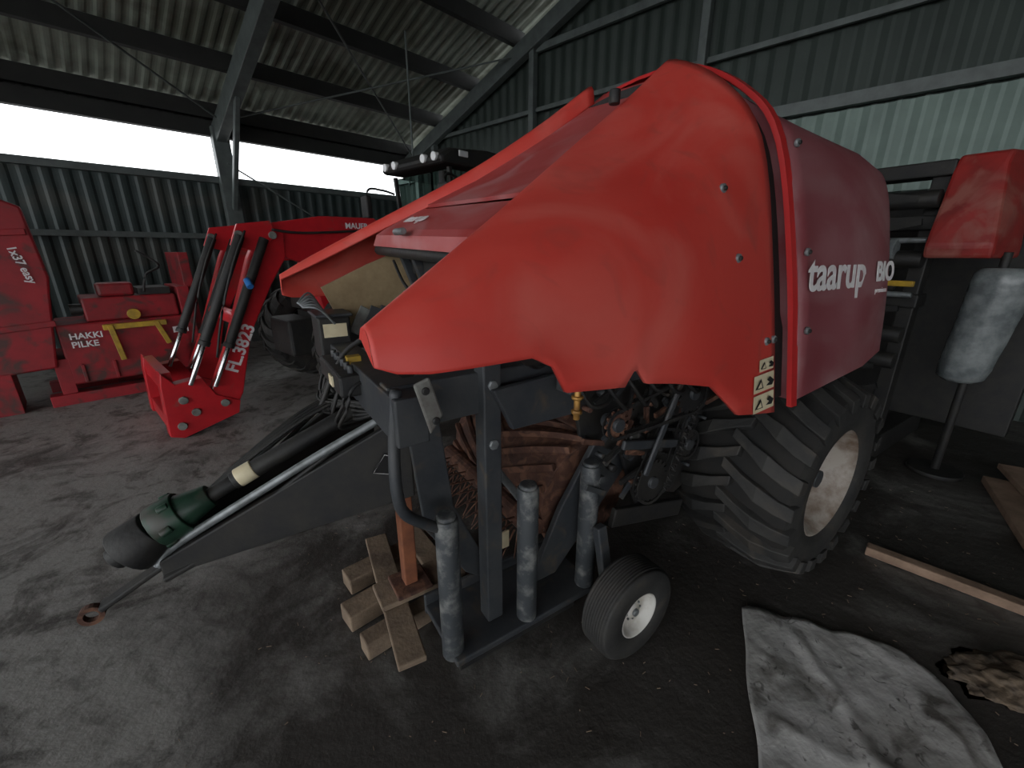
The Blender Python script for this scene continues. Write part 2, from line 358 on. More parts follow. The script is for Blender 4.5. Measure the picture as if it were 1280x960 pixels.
def decal(s0,s1,z0,z1,m,rw,off=.014,name='warning_sticker'):
    wa,_=surf(s0,z0,rw,off);wb,_=surf(s0,z1,rw,off);wa2,_=surf(s1,z0,rw,off);wb2,_=surf(s1,z1,rw,off)
    bm=bmesh.new();v=[bm.verts.new(B.p(q)) for q in ((s0,wa,z0),(s1,wa2,z0),(s1,wb2,z1),(s0,wb,z1))];bm.faces.new(v);addbm(B,name,bm,m)
    return wa
def pict(s0,s1,z0,z1,rw):
    decal(s0,s1,z0,z1,'cream',rw)
    h=z1-z0;wd=(s1-s0)/2
    for k in (0,1):
        c=s0+wd*(k+.5);w,_=surf(c,z0+h/2,rw,.018);bm=bmesh.new()
        if k==0: poly=[(c-wd*.36,z0+h*.2),(c+wd*.36,z0+h*.2),(c,z0+h*.85)]
        else: poly=[(c-wd*.3,z0+h*.25),(c+wd*.25,z0+h*.2),(c+wd*.35,z0+h*.5),(c-.1*wd,z0+h*.8),(c-wd*.3,z0+h*.6),(c-wd*.05,z0+h*.45)]
        bm.faces.new([bm.verts.new(B.p((x,w,z))) for x,z in poly]);addbm(B,'warning_pictogram',bm,'ink')
        if k==0:
            w2=w+.002;bm=bmesh.new();bm.faces.new([bm.verts.new(B.p((x,w2,z))) for x,z in [(c-wd*.2,z0+h*.28),(c+wd*.2,z0+h*.28),(c,z0+h*.65)]]);addbm(B,'warning_triangle',bm,'cream')
pict(1.57,1.69,1.175,1.22,grid);pict(1.53,1.695,1.10,1.165,grid);pict(1.53,1.695,1.025,1.09,grid)
w,_=surf(2.0,1.50,rows,.012);text(B,'side_lettering','taarup',.20,'white',(1.875,w+.002,1.455),(1,0.03,0),(0,-.14,1),shear=.08,bold=.004)
text(B,'model_lettering','BIO',.12,'white',(2.47,w+.030,1.475),(1,0.03,0),(0,-.14,1),bold=.004)
text(B,'model_sublettering','premium',.035,'white',(2.48,w+.034,1.42),(1,0.03,0),(0,-.14,1))
# chamber and frame
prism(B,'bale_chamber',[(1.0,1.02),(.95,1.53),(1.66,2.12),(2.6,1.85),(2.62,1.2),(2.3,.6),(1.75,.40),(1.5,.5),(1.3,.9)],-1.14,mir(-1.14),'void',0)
box(B,'side_rail_near',(.33,1.0),(-1.20,-1.28),(1.06,1.21),'frame')
box(B,'side_rail_rear',(.9,1.75),(-1.02,-1.1),(1.13,1.22),'frame')
box(B,'side_rail_far',(.32,1.75),(mir(-1.02),mir(-1.1)),(1.12,1.25),'frame')
box(B,'cross_member',(.32,.42),(-1.1,mir(-1.1)),(1.05,1.2),'frame')
prism(B,'rail_gusset',[(.66,1.16),(1.0,1.18),(1.1,1.10),(1.02,1.0),(.74,1.0)],-1.13,-1.16,'frame')
box(B,'frame_post',(.64,.71),(-1.16,-1.23),(.16,1.26),'frame')
for z in (1.17,.95): cyl(B,'frame_bolt',(.675,-1.15,z),(.675,-1.165,z),.02,'steel',n=6)
prism(B,'nose_bracket',[(.345,1.27),(.39,1.285),(.425,1.17),(.385,1.12)],-1.0,-1.012,'bracket')
for s,z in ((.375,1.25),(.40,1.16)): cyl(B,'bracket_bolt',(s,-.99,z),(s,-1.0,z),.012,'black',n=8)
tube(B,'side_tube',[(.34,-1.14,1.22),(.32,-1.14,1.05),(.31,-1.12,.9),(.34,-1.13,.8),(.46,-1.15,.69)],.019,'frame')
prism(B,'pickup_plate_left',[(.40,1.05),(.44,.62),(.60,.35),(.66,.30),(.70,.36),(.56,.68),(.52,1.05)],-1.28,-1.265,'frame')
prism(B,'pickup_plate_right',[(.86,.22),(1.0,.22),(1.2,.42),(1.48,.72),(1.38,.86),(1.22,.84),(1.02,.55)],-1.18,-1.21,'frame')
beam(B,'pickup_strut',(.74,-1.3,.80),(1.0,-1.28,.40),.05,.03,'steel')
prism(B,'stand_plate',[(.46,.12),(1.16,.12),(1.16,.15),(.46,.15)],-1.08,-1.40,'frame')
prism(B,'stand_plate_lip',[(.46,.10),(1.16,.10),(1.16,.2),(.46,.2)],-1.39,-1.41,'frame')
box(B,'stand_skid',(.5,1.1),(-1.15,-1.3),(0,.12),'black')
for i,(s,w,z0,z1) in enumerate([(.475,-1.145,.12,.735),(.80,-1.12,.14,.76),(1.12,-1.12,.15,.76)]):
    cyl(B,'stand_post_%d'%(i+1),(s,w,z0),(s,w,z1),.042,'post',bevel=.01)
    cyl(B,'post_collar_%d'%(i+1),(s,w,z1-.01),(s,w,z1+.012),.034,'post',bevel=.006)
box(B,'post_label',(.74,.80),(-1.255,-1.262),(.40,.48),'cream',0)
cyl(B,'pickup_rotor',(1.22,-1.24,.52),(1.22,-2.1,.52),.26,'rust',n=40)
bm=bmesh.new()
for k in range(16):
    a0=2*math.pi*k/16
    for h in (0,1):
        for j in range(10):
            u0,u1=j/10,(j+1)/10;sg=1 if h==0 else -1
            def pt(u):
                a=a0+u*.8;w=-1.67+sg*.42*(1-u);return B.p((1.22+.272*math.cos(a),w,.52+.272*math.sin(a)))
            bmbeam(bm,pt(u0),pt(u1),.02,.03)
addbm(B,'rotor_ribs',bm,'rust')
prism(B,'rust_guide_sheet',[(.95,1.0),(1.0,1.02),(1.3,.80),(1.27,.78)],-1.24,-2.1,'rust')
bm=bmesh.new()
for k in range(9):
    w=-1.32-k*.095
    for q in range(5):
        a=math.radians(150+q*22);bmcyl(bm,B.p((.92+.06*math.cos(a),w,.45+.06*math.sin(a))),B.p((.92+.2*math.cos(a+.3),w,.45+.2*math.sin(a+.3))),.005,.003,6)
bmcyl(bm,B.p((.92,-1.24,.45)),B.p((.92,-2.1,.45)),.05,.05,16)
addbm(B,'pickup_tines',bm,'rust')
def chain(cs,w,name):
    bm=bmesh.new();(x0,z0,r0),(x1,z1,r1)=cs;d=Vector((x1-x0,z1-z0));L=d.length;d/=L;nrm=Vector((-d.y,d.x));pts=[]
    a=math.atan2(nrm.y,nrm.x)
    for i in range(15): t=a+math.pi*i/14;pts.append((x0+r0*math.cos(t),z0+r0*math.sin(t)))
    for i in range(15): t=a+math.pi+math.pi*i/14;pts.append((x1+r1*math.cos(t),z1+r1*math.sin(t)))
    pts.append(pts[0]);out=[]
    for (ax,az),(bx,bz) in zip(pts,pts[1:]):
        l=math.hypot(bx-ax,bz-az);n=max(1,round(l/.022))
        for k in range(n): out.append((ax+(bx-ax)*k/n,az+(bz-az)*k/n))
    for i in range(len(out)):
        p=out[i];q=out[(i+1)%len(out)];o=.005 if i%2 else -.004
        e=((q[0]-p[0])*.12,(q[1]-p[1])*.12)
        for sg in (-1,1): bmbeam(bm,B.p((p[0]-e[0],w+sg*(.008+abs(o)),p[1]-e[1])),B.p((q[0]+e[0],w+sg*(.008+abs(o)),q[1]+e[1])),.003,.014)
    addbm(B,name,bm,'black')
    for x,z,r in cs:
        b2=bmesh.new();n=max(10,int(r*2*math.pi/.03));poly=[]
        for k in range(n):
            for rr,f in ((r-.012,0),(r+.006,.35),(r+.006,.6),(r-.012,.95)):
                t=2*math.pi*(k+f)/n;poly.append((x+rr*math.cos(t),z+rr*math.sin(t)))
        addprism(b2,B.p,poly,w-.004,w+.004);addbm(B,'sprocket',b2,'rust' if r<.07 else 'black')
        cyl(B,'sprocket_hub',(x,w-.06,z),(x,w+.02,z),.028,'frame',n=16)
chain([(1.12,.98,.055),(1.58,1.02,.09)],-1.0,'drive_chain_upper')
chain([(1.58,1.0,.05),(1.42,.62,.10)],-1.04,'drive_chain_lower')
chain([(1.3,.86,.045),(1.7,.72,.07)],-1.07,'drive_chain_inner')
prism(B,'chain_side_plate',[(1.0,1.12),(1.78,1.14),(1.9,.75),(1.7,.45),(1.45,.42),(1.3,.75),(1.05,.9)],-1.12,-1.14,'black')
beam(B,'tension_arm',(1.2,-1.03,.86),(1.55,-1.03,.78),.02,.04,'frame');beam(B,'tension_arm_2',(1.5,-1.0,1.1),(1.32,-1.0,.7),.015,.03,'frame')
beam(B,'skid_arm',(1.25,-1.1,.46),(1.75,-1.1,.34),.03,.09,'black')
beam(B,'axle_arm',(1.75,-1.25,.85),(2.25,-1.25,.56),.1,.14,'frame')
bm=bmesh.new()
for k in range(40):
    t=k/39;bmcyl(bm,B.p((lerp(1.62,1.46,t)+.012*math.sin(k*2.5),-1.0,lerp(.95,.6,t))),B.p((lerp(1.62,1.46,t)+.012*math.sin(k*2.5+2.5),-.985,lerp(.95,.6,t)-.010)),.0035,.0035,5)
addbm(B,'tension_spring',bm,'black')
cyl(B,'grease_valve',(.86,-.94,1.08),(.86,-.94,1.18),.011,'brass',n=12);cyl(B,'grease_valve_cap',(.86,-.94,1.15),(.86,-.94,1.162),.021,'brass',n=8);cyl(B,'grease_valve_tap',(.86,-.94,1.10),(.86,-.94,1.115),.019,'brass',n=8)
for k in range(7):
    s0=.9+k*.11;tube(B,'hydraulic_hose',[(s0,-1.0,1.2),(s0+.05,-.97,1.10+.02*math.sin(k)),(s0+.14,-.98,1.06+.03*math.cos(k*2)),(s0+.22,-1.03,1.12)],.008,'black')
for k in range(70):
    s=random.uniform(1.05,1.85);z=random.uniform(.55,1.12)
    if random.random()<.5: cyl(B,'machinery_bolt',(s,-1.12,z),(s,-1.08,z),random.uniform(.008,.02),random.choice(['frame','rust','black','black']),n=6,bevel=0)
    else:
        a=random.uniform(0,3);beam(B,'machinery_link',(s,-1.07,z),(s+.12*math.cos(a),-1.07,z+.12*math.sin(a)),.012,.022,random.choice(['frame','black','rust']),0)
# wheels
def wheel(g,pref,c,R,width,rimR,sign,lugs,m='rubber',lugh=.03,rm='rim'):
    h=width/2
    prof=[(rimR,-h*.82),(rimR*1.08,-h*.95),(lerp(rimR,R,.5),-h*1.0),(R*.93,-h*.93),(R*.975,-h*.8),(R,-h*.4),(R,0),(R,h*.4),(R*.975,h*.8),(R*.93,h*.93),(lerp(rimR,R,.5),h*1.0),(rimR*1.08,h*.95),(rimR,h*.82)]
    if not lugs:
        mid=[]
        for k in range(-4,5):
            x=k*.17*h
            mid+=[(R,x-.06*h),(R,x+.04*h),(R*.97,x+.05*h),(R*.97,x+.1*h)]
        prof=prof[:4]+[(R*.985,-h*.78)]+mid+[(R*.985,h*.78)]+prof[9:]
        lathe(g,pref+'_tyre',c,prof,m,64)
    else:
        lathe(g,pref+'_tyre',c,prof[3:10],'groove',64)
        lathe(g,pref+'_sidewall_a',c,prof[:4],m,64);lathe(g,pref+'_sidewall_b',c,prof[9:],m,64)
    s=sign
    lathe(g,pref+'_rim',c,[(rimR*1.05,s*h*.9),(rimR*1.0,s*h*.92),(rimR*.97,s*h*.8),(rimR*.9,s*h*.75),(rimR*.86,s*h*.45),(rimR*.6,s*h*.35),(rimR*.35,s*h*.42),(rimR*.3,s*h*.55),(.001,s*h*.56)],rm,48)
    lathe(g,pref+'_rim_back',c,[(rimR*1.0,-s*h*.85),(rimR*.9,-s*h*.5),(.001,-s*h*.4)],'black',32)
    cyl(g,pref+'_hub',(c[0],c[1]+s*h*.4,c[2]),(c[0],c[1]+s*h*.72,c[2]),rimR*.17,'frame' if lugs else 'steel',n=20)
    bm=bmesh.new()
    for k in range(8):
        a=2*math.pi*k/8;x=c[0]+rimR*.42*math.cos(a);z=c[2]+rimR*.42*math.sin(a);bmcyl(bm,g.p((x,c[1]+s*h*.33,z)),g.p((x,c[1]+s*h*.5,z)),rimR*.05,rimR*.05,6)
    addbm(g,pref+'_nuts',bm,'steel')
    if lugs:
        bm=bmesh.new()
        for k in range(lugs):
            for sd in (-1,1):
                a0=2*math.pi*(k+(0 if sd>0 else .5))/lugs
                def ring(u,top):
                    w=sd*h*lerp(-.10,1.02,u);da=u*.30 if u<.75 else .225+(u-.75)*.2
                    rr=R+lugh if u<.8 else R*.985+lugh*.4
                    if u>=.99: rr=R*.91+lugh*.6
                    if not top: rr-=lugh*1.6
                    wa=(.34 if u<.5 else .50)*2*math.pi/lugs
                    return [(c[0]+rr*math.cos(a0+da+q),c[1]+w,c[2]+rr*math.sin(a0+da+q)) for q in (-wa/2,wa/2)]
                us=[0,.3,.55,.8,1.0];prev=None
                for u in us:
                    t=ring(u,1);b_=ring(u,0);v=[bm.verts.new(g.p(q)) for q in (b_[0],t[0],t[1],b_[1])]
                    if prev:
                        for j in range(4): bm.faces.new((prev[j],prev[(j+1)%4],v[(j+1)%4],v[j]))
                    else: bm.faces.new(v)
                    prev=v
                bm.faces.new(prev[::-1])
        addbm(g,pref+'_lugs',bm,m,bevel=.005)
wheel(B,'main_wheel_near',(2.27,-.90,.525),.480,.56,.265,1,22,lugh=.04)
wheel(B,'main_wheel_far',(2.27,mir(-.90),.525),.480,.56,.265,-1,22,lugh=.04)
cyl(B,'axle',(2.27,-1.1,.525),(2.27,mir(-1.1),.525),.06,'frame')
wheel(B,'gauge_wheel',(1.145,-.885,.205),.205,.14,.095,1,0,rm='rimw')
cyl(B,'gauge_wheel_axle',(1.145,-.9,.205),(1.145,-1.05,.205),.02,'frame');beam(B,'gauge_wheel_arm',(1.145,-1.0,.205),(1.12,-1.05,.5),.04,.05,'frame')
# drawbar
def web(name,a,b,h0,h1,t,m):
    bm=bmesh.new();A=B.p(a);Q=B.p(b);x=(Q-A).cross(Vector((0,0,1))).normalized()*t/2;U=Vector((0,0,1))
    v=[bm.verts.new(q) for q in (A-x,A+x,A+x-U*h0,A-x-U*h0,Q-x,Q+x,Q+x-U*h1,Q-x-U*h1)]
    for f in ((0,1,2,3),(7,6,5,4),(0,4,5,1),(1,5,6,2),(2,6,7,3),(3,7,4,0)): bm.faces.new([v[i] for i in f])
    addbm(B,name,bm,m,bevel=.006)
web('drawbar_web_near',(.45,-1.38,1.05),(-.36,-1.6,.62),.34,.06,.03,'black')
web('drawbar_web_far',(.45,-1.94,1.05),(-.36,-1.72,.62),.34,.06,.03,'black')
for w0,w1,nm in ((-1.38,-1.6,'near'),(-1.94,-1.72,'far')):
    tube(B,'drawbar_pipe_'+nm,[(.5,w0,1.10),(.2,lerp(w0,w1,.3),.955),(-.1,lerp(w0,w1,.66),.79),(-.32,w1,.655),(-.37,w1,.6)],.015,'steel')
    tube(B,'drawbar_hose_'+nm,[(.5,w0+.02,1.05),(.3,lerp(w0,w1,.2),1.0),(-.05,lerp(w0,w1,.6),.77),(-.3,w1,.62)],.009,'black')
beam(B,'drawbar_floor',(.4,-1.66,.80),(-.36,-1.66,.56),.2,.02,'black')
beam(B,'hitch_tongue',(-.30,-1.66,.60),(-.55,-1.66,.475),.05,.02,'black')
lathe(B,'hitch_ring',(-.575,-1.66,.46),[(.02,-.012),(.034,-.012),(.034,.012),(.02,.012),(.02,-.012)],'rust',20,False)
cyl(B,'pto_shaft_outer',(.35,-1.62,1.02),(-.12,-1.62,.83),.032,'black');cyl(B,'pto_shaft_inner',(-.08,-1.62,.845),(-.28,-1.62,.76),.026,'black')
cyl(B,'pto_label',(-.05,-1.62,.86),(-.105,-1.62,.837),.035,'cream')
cyl(B,'pto_guard_green',(-.19,-1.62,.80),(-.28,-1.62,.765),.04,'green',r1=.062,n=16)
cyl(B,'pto_guard_ring',(-.27,-1.62,.767),(-.35,-1.62,.732),.074,'green',n=16)
for k in range(6):
    a=k*math.pi/3;cyl(B,'pto_guard_tab',(-.30,-1.62+.07*math.cos(a),.755+.07*math.sin(a)),(-.33,-1.62+.075*math.cos(a),.741+.075*math.sin(a)),.014,'green',n=8)
cyl(B,'pto_cone',(-.35,-1.62,.732),(-.43,-1.62,.675),.070,'black',r1=.086,n=20);cyl(B,'pto_yoke',(-.42,-1.62,.69),(-.47,-1.62,.66),.04,'black',n=12)
# diamond maker badge on the near drawbar web
bx,bw,bz=.36,-1.386,.88
prism(B,'drawbar_badge_plate',[(bx-.06,bz-.035),(bx+.01,bz-.065),(bx+.06,bz-.01),(bx-.01,bz+.03)],bw,bw+.004,'ink',0)
tube(B,'drawbar_badge_outline',[(bx-.055,bw+.006,bz-.035),(bx+.01,bw+.006,bz-.06),(bx+.055,bw+.006,bz-.01),(bx-.01,bw+.006,bz+.025)],.0015,'white',closed=True,sub=1)
box(B,'support_leg',(.42,.48),(-1.52,-1.58),(.17,1.05),'jack');box(B,'support_foot',(.37,.53),(-1.47,-1.63),(.15,.17),'rust')
# interior clutter at front
prism(B,'tan_side_panel',[(.34,1.44),(.42,1.24),(.68,1.20),(1.0,1.62),(.92,1.68),(.56,1.54)],mir(-1.12),mir(-1.135),'tan',0)
box(B,'inner_crossbar',(.74,.80),(-1.2,-2.12),(1.50,1.56),'black');cyl(B,'inner_roller',(.95,-1.15,1.45),(.95,-2.17,1.45),.07,'frame')
cyl(B,'inner_shaft',(.72,-1.1,1.40),(.72,-2.1,1.40),.018,'steel');cyl(B,'net_roll',(.9,-1.2,1.27),(.9,-2.1,1.27),.09,'void')
for w in (-1.3,-1.5,-1.9,-2.05): beam(B,'inner_bracket',(.7,w,1.60),(.78,w,1.38),.03,.04,'frame')
box(B,'control_box',(.28,.42),(-2.02,-2.2),(1.12,1.32),'black',.01);box(B,'control_box_lid',(.27,.43),(-2.0,-2.22),(1.32,1.335),'frame')
box(B,'control_label',(.3,.4),(-2.012,-2.019),(1.23,1.29),'cream',0)
box(B,'valve_block',(.25,.36),(-1.5,-1.9),(1.10,1.18),'black',.01);box(B,'yellow_tag',(.31,.36),(-1.62,-1.66),(1.18,1.22),'yellow',0)
box(B,'valve_label',(.242,.248),(-1.6,-1.66),(1.12,1.16),'cream',0)
for k in range(6): cyl(B,'valve_spool',(.30,-1.54-.06*k,1.18),(.30,-1.54-.06*k,1.21),.012,'frame',n=10)
for k in range(7):
    w=-1.5-k*.07;d=random.uniform(-.03,.03)
    tube(B,'front_hose',[(.36,w,1.16),(.29,w+d,1.14),(.24+d,w+.02,1.06),(.24,-1.66+(w+1.66)*.8,.98),(.34,-1.66+(w+1.66)*.7,.97)],.0065,'black')
for k in range(10):
    r_=random.uniform;f_=k/9
    tube(B,'loose_hose',[(.32,-2.0-.1*f_,1.12),(.27,-1.95-.1*f_,1.04+r_(-.03,.03)),(.24+r_(-.03,.04),-1.8,.99+r_(-.02,.05)),(.30,-1.6,1.0+r_(-.02,.05)),(.40,-1.42,1.06+r_(-.02,.02))],r_(.005,.009),'black')
for k in range(4):
    tube(B,'drawbar_top_hose',[(.36,-1.8+.03*k,1.06),(.15,-1.78+.03*k,.99),(-.05,-1.74+.02*k,.88),(-.25,-1.71+.01*k,.74)],.007,'black')
for k in range(6):
    tube(B,'lever_rod',[(.34,-1.95-.04*k,1.3),(.28,-1.93-.04*k,1.37+.01*k),(.22,-1.95-.03*k,1.38)],.005,'steel')
for k in range(4): beam(B,'latch_plate',(.45+.05*k,-2.12,1.22-.03*k),(.52+.05*k,-2.12,1.34),.012,.05,random.choice(['frame','bracket','black']),.003)
tube(B,'looped_cable',[(.5,-1.25,1.50),(.42,-1.4,1.38),(.36,-1.55,1.3),(.3,-1.7,1.2),(.2,-1.75,.98)],.01,'black')
tube(B,'looped_cable',[(.62,-1.3,1.53),(.60,-1.5,1.42),(.62,-1.8,1.46),(.64,-2.0,1.56)],.007,'black')
# ================================================================= wood blocks under jack
Wd=Grp('wooden_pallet_blocks',33,(.42,-1.6))
beam(Wd,'board_1',(.42,-2.02,.105),(.33,-1.20,.105),.11,.028,'wood')
beam(Wd,'board_2',(.60,-1.98,.105),(.62,-1.40,.105),.11,.028,'wood')
beam(Wd,'bearer_1',(.17,-1.62,.045),(.70,-1.72,.045),.11,.085,'wood');beam(Wd,'bearer_2',(.22,-1.84,.045),(.74,-1.92,.045),.11,.085,'wood');beam(Wd,'bearer_3',(.2,-1.43,.045),(.68,-1.50,.045),.08,.085,'wood')
beam(Wd,'board_3',(.30,-1.56,.135),(.70,-1.56,.135),.16,.028,'wood')
# ================================================================= floor items
def wgrp(name,x,y): return Grp(name,0,(x,-y))
g=wgrp('timber_plank',2.15,1.73);beam(g,'board',(1.97,-1.93,.03),(2.45,-1.44,.03),.065,.05,'wood2')
g=wgrp('timber_offcut_stack',2.95,2.1)
beam(g,'board_a',(3.5,-2.62,.03),(2.75,-1.62,.03),.2,.05,'wood2');beam(g,'board_b',(3.72,-2.72,.08),(3.05,-1.7,.08),.22,.04,'wood2');beam(g,'board_c',(3.95,-2.5,.03),(3.35,-1.9,.03),.2,.05,'wood')
bm=bmesh.new();n=40
c00,c10,c11,c01=Vector((1.08,1.55)),Vector((1.58,1.36)),Vector((1.42,.62)),Vector((.66,.62))
V=[]
for i in range(n+1):
    r=[]
    for j in range(n+1):
        u,v=i/n,j/n;p=(c00*(1-u)+c10*u)*(1-v)+(c01*(1-u)+c11*u)*v
        e=min(u,1-u,v,1-v);p=p+Vector((mn.noise((u*4,v*4,1)),mn.noise((u*4,v*4,5))))*.03
        p.x+=.13*math.sin(v**.7*math.pi)*(u**3)
        z=.012+.018*abs(mn.noise((u*3,v*3,9)))+.010*abs(mn.noise((u*9,v*9,3)))+.012*math.exp(-((u-v*.4-.3)/.04)**2)*min(1,e*8)+.008*math.exp(-((v-u*.3-.5)/.03)**2)*min(1,e*8)
        r.append(bm.verts.new((p.x-1.3,p.y-1.1,z)))
    V.append(r)
for i in range(n):
    for j in range(n): bm.faces.new((V[i][j],V[i+1][j],V[i+1][j+1],V[i][j+1]))
o=addbm(None,'dirty_floor_sheet',bm,'tarp',smooth=True);o.location=(1.3,1.1,0);o.modifiers.new('s','SOLIDIFY').thickness=.006
bm=bmesh.new();bmesh.ops.create_icosphere(bm,subdivisions=5,radius=1)
for v in bm.verts:
    k=1+.35*mn.noise(v.co*2.2)+.18*mn.noise(v.co*6)+.08*mn.noise(v.co*14);v.co=Vector((v.co.x*.19*k,v.co.y*.12*k,max(0,v.co.z*.05*k)))
o=addbm(None,'crumpled_sack',bm,mat('crumpled_paper_brown',(.14,.10,.065),(.05,.038,.028),14,.9,bump=.6),smooth=True);o.location=(1.93,1.20,.0)
bm=bmesh.new()
for k in range(420):
    x=random.uniform(-1.2,3);y=random.uniform(.7,2.6);a=random.uniform(0,3.14);l=random.uniform(.004,.02)
    bmbeam(bm,Vector((x,y,.003)),Vector((x+l*math.cos(a),y+l*math.sin(a),.004)),.002,.002)
o=addbm(None,'straw_bits',bm,'wood');o.parent=floor
# ================================================================= TRACTOR with loader
T=Grp('farm_tractor',47,(3.0,-5.03))
LN,LF=-4.56,-5.5
for w,nm in ((LN,'near'),(LF,'far')):
    w0,w1=w-.05,w+.05
    prism(T,'loader_lower_boom_'+nm,[(.72,.28),(.92,.14),(1.02,.30),(1.18,.85),(1.42,1.28),(1.60,1.55),(1.62,1.80),(1.42,1.83),(1.27,1.55),(.95,.75)],w0,w1,'red',.012)
    prism(T,'loader_upper_boom_'+nm,[(1.36,1.82),(1.45,1.60),(1.75,1.50),(2.6,1.52),(3.0,1.45),(3.0,1.7),(2.6,1.96),(2.0,1.95),(1.55,1.87)],w0-.01,w1-.02,'red',.012)
    prism(T,'loader_link_bracket_'+nm,[(1.14,1.66),(1.22,1.84),(1.5,1.88),(1.55,1.75),(1.35,1.6)],w1,w1+.03,'red',.006)
    prism(T,'tool_carrier_plate_'+nm,[(.44,.62),(.42,.50),(.40,.04),(.50,.0),(.95,.12),(.98,.24),(.80,.34),(.72,.52),(.52,.50)],w0-.02,w1+.02,'red',.008)
    for (x,z) in ((.55,.35),(.62,.22),(.85,.25),(1.5,1.75),(1.22,1.75),(.5,.12)): cyl(T,'loader_pin',(x,w1+.02,z),(x,w1+.045,z),.035,'bracket',n=14)
    for d,(p,q) in enumerate([((1.22,1.74),(.62,.48)),((1.42,1.72),(.80,.42))]):
        ww=w+.11 if d==0 else w+.09
        P1=Vector(p);Q1=Vector(q);mm=P1.lerp(Q1,.72)
        cyl(T,'loader_cylinder',(p[0],ww,p[1]),(mm.x,ww,mm.y),.040,'black');cyl(T,'loader_rod',(mm.x,ww,mm.y),(q[0],ww,q[1]),.020,'chrome')
        cyl(T,'cylinder_gland',(mm.x+.01,ww,mm.y+.02),(mm.x-.01,ww,mm.y-.02),.047,'black',n=14)
    tube(T,'loader_pipe',[(1.5,w1+.03,1.8),(1.8,w1+.03,1.78),(2.4,w1+.03,1.82)],.012,'black')
    tube(T,'loader_hose',[(1.25,w1+.12,1.78),(1.1,w1+.16,1.5),(.95,w1+.15,1.1),(.85,w1+.1,.7)],.010,'black')
cyl(T,'blue_coupling',(1.2,LN+.15,1.36),(1.2,LN+.22,1.30),.03,'blue')
cyl(T,'loader_torque_tube',(1.12,LN,1.0),(1.12,LF,1.0),.07,'red');box(T,'carrier_crossbar',(.44,.52),(LN,LF),(.42,.60),'red');box(T,'carrier_crossbar_low',(.42,.50),(LN,LF),(.05,.18),'red')
text(T,'loader_lettering','FL.3823',.15,'white',(1.00,LN+.053,.50),(.45,0,.85),(-.85,0,.45),bold=.004)
text(T,'loader_boom_lettering','MAUER',.08,'white',(2.25,LN+.035,1.84),(1,0,0.02),(0,0,1))
dx=.82
def sh(poly,z=0): return [(x+dx,y+z) for x,y in poly]
prism(T,'bonnet',[(1.95,.95),(1.9,1.25),(2.02,1.52),(2.6,1.66),(3.8,1.75),(3.8,1.0)],-4.7,-5.36,'red',.04)
prism(T,'chassis',[(1.9,.55),(1.9,.95),(4.9,1.0),(4.9,.55)],-4.8,-5.26,'black')
box(T,'front_grille',(1.86,1.92),(-4.75,-5.31),(.98,1.4),'black',.01)
box(T,'front_weight',(1.6,1.9),(-4.75,-5.31),(.5,.9),'black',.03)
wheel(T,'front_wheel_near',(2.25,-4.22,.62),.58,.38,.34,1,20,lugh=.035);wheel(T,'front_wheel_far',(2.25,-5.84,.62),.58,.38,.34,-1,20,lugh=.035)
wheel(T,'rear_wheel_near',(4.75,-4.15,.83),.79,.48,.46,1,22,lugh=.04);wheel(T,'rear_wheel_far',(4.75,-5.91,.83),.79,.48,.46,-1,22,lugh=.04)
fd=sh([(3.25,1.1),(3.35,1.6),(3.75,1.8),(4.25,1.75),(4.55,1.5),(4.45,1.45),(4.15,1.62),(3.75,1.68),(3.45,1.5),(3.35,1.1)])
prism(T,'fender_near',fd,-3.9,-4.5,'red',.01);prism(T,'fender_far',fd,-5.56,-6.16,'red',.01)
prism(T,'cab_lower',sh([(2.9,1.0),(2.9,1.55),(4.1,1.55),(4.1,1.0)]),-4.42,-5.64,'black',.02)
gm=bpy.data.materials.new('clear_cab_glass');gm.use_nodes=True;gb=gm.node_tree.nodes['Principled BSDF'];gb.inputs['Base Color'].default_value=(.55,.75,.68,1);gb.inputs['Transmission Weight'].default_value=1;gb.inputs['Roughness'].default_value=.02;gb.inputs['IOR'].default_value=1.05
prism(T,'cab_glazing',sh([(2.92,1.55),(2.82,2.58),(4.1,2.58),(4.05,1.55)]),-4.46,-5.6,gm,0)
box(T,'cab_seat',(3.45+dx,3.85+dx),(-4.8,-5.25),(1.55,1.7),'black',.03);box(T,'cab_seat_back',(3.8+dx,3.92+dx),(-4.82,-5.23),(1.65,2.25),'black',.03)
for a0,a1 in (((2.9,1.5),(2.8,2.6)),((3.5,1.5),(3.5,2.6)),((4.08,1.5),(4.12,2.6))):
    for w in (-4.43,-5.63): beam(T,'cab_pillar',(a0[0]+dx,w,a0[1]),(a1[0]+dx,w,a1[1]),.05,.05,'black')
prism(T,'cab_roof',sh([(2.64,2.50),(2.62,2.58),(2.77,2.68),(3.4,2.74),(4.1,2.71),(4.25,2.6),(4.25,2.50)],.12),-4.36,-5.70,'black',.05)
for w in (-4.48,-4.7,-5.35,-5.57): cyl(T,'roof_light',(2.66+dx,w,2.70),(2.60+dx,w,2.695),.05,'lamp',n=16)
box(T,'roof_side_light',(2.9+dx,3.05+dx),(-4.35,-4.4),(2.72,2.79),'lamp',.01);box(T,'roof_side_light',(3.6+dx,3.75+dx),(-4.35,-4.4),(2.74,2.81),'lamp',.01)
for w,sg in ((-4.3,1),(-5.76,-1)):
    tube(T,'mirror_arm',[(2.85+dx,w,2.4),(2.7+dx,w+sg*.1,2.45),(2.5+dx,w+sg*.15,2.42),(2.48+dx,w+sg*.15,2.0)],.016,'black');box(T,'mirror',(2.44+dx,2.52+dx),(w+sg*.08,w+sg*.26),(2.06,2.36),'black',.02)
cyl(T,'exhaust',(2.75+dx,-4.5,1.6),(2.75+dx,-4.5,2.55),.05,'black')
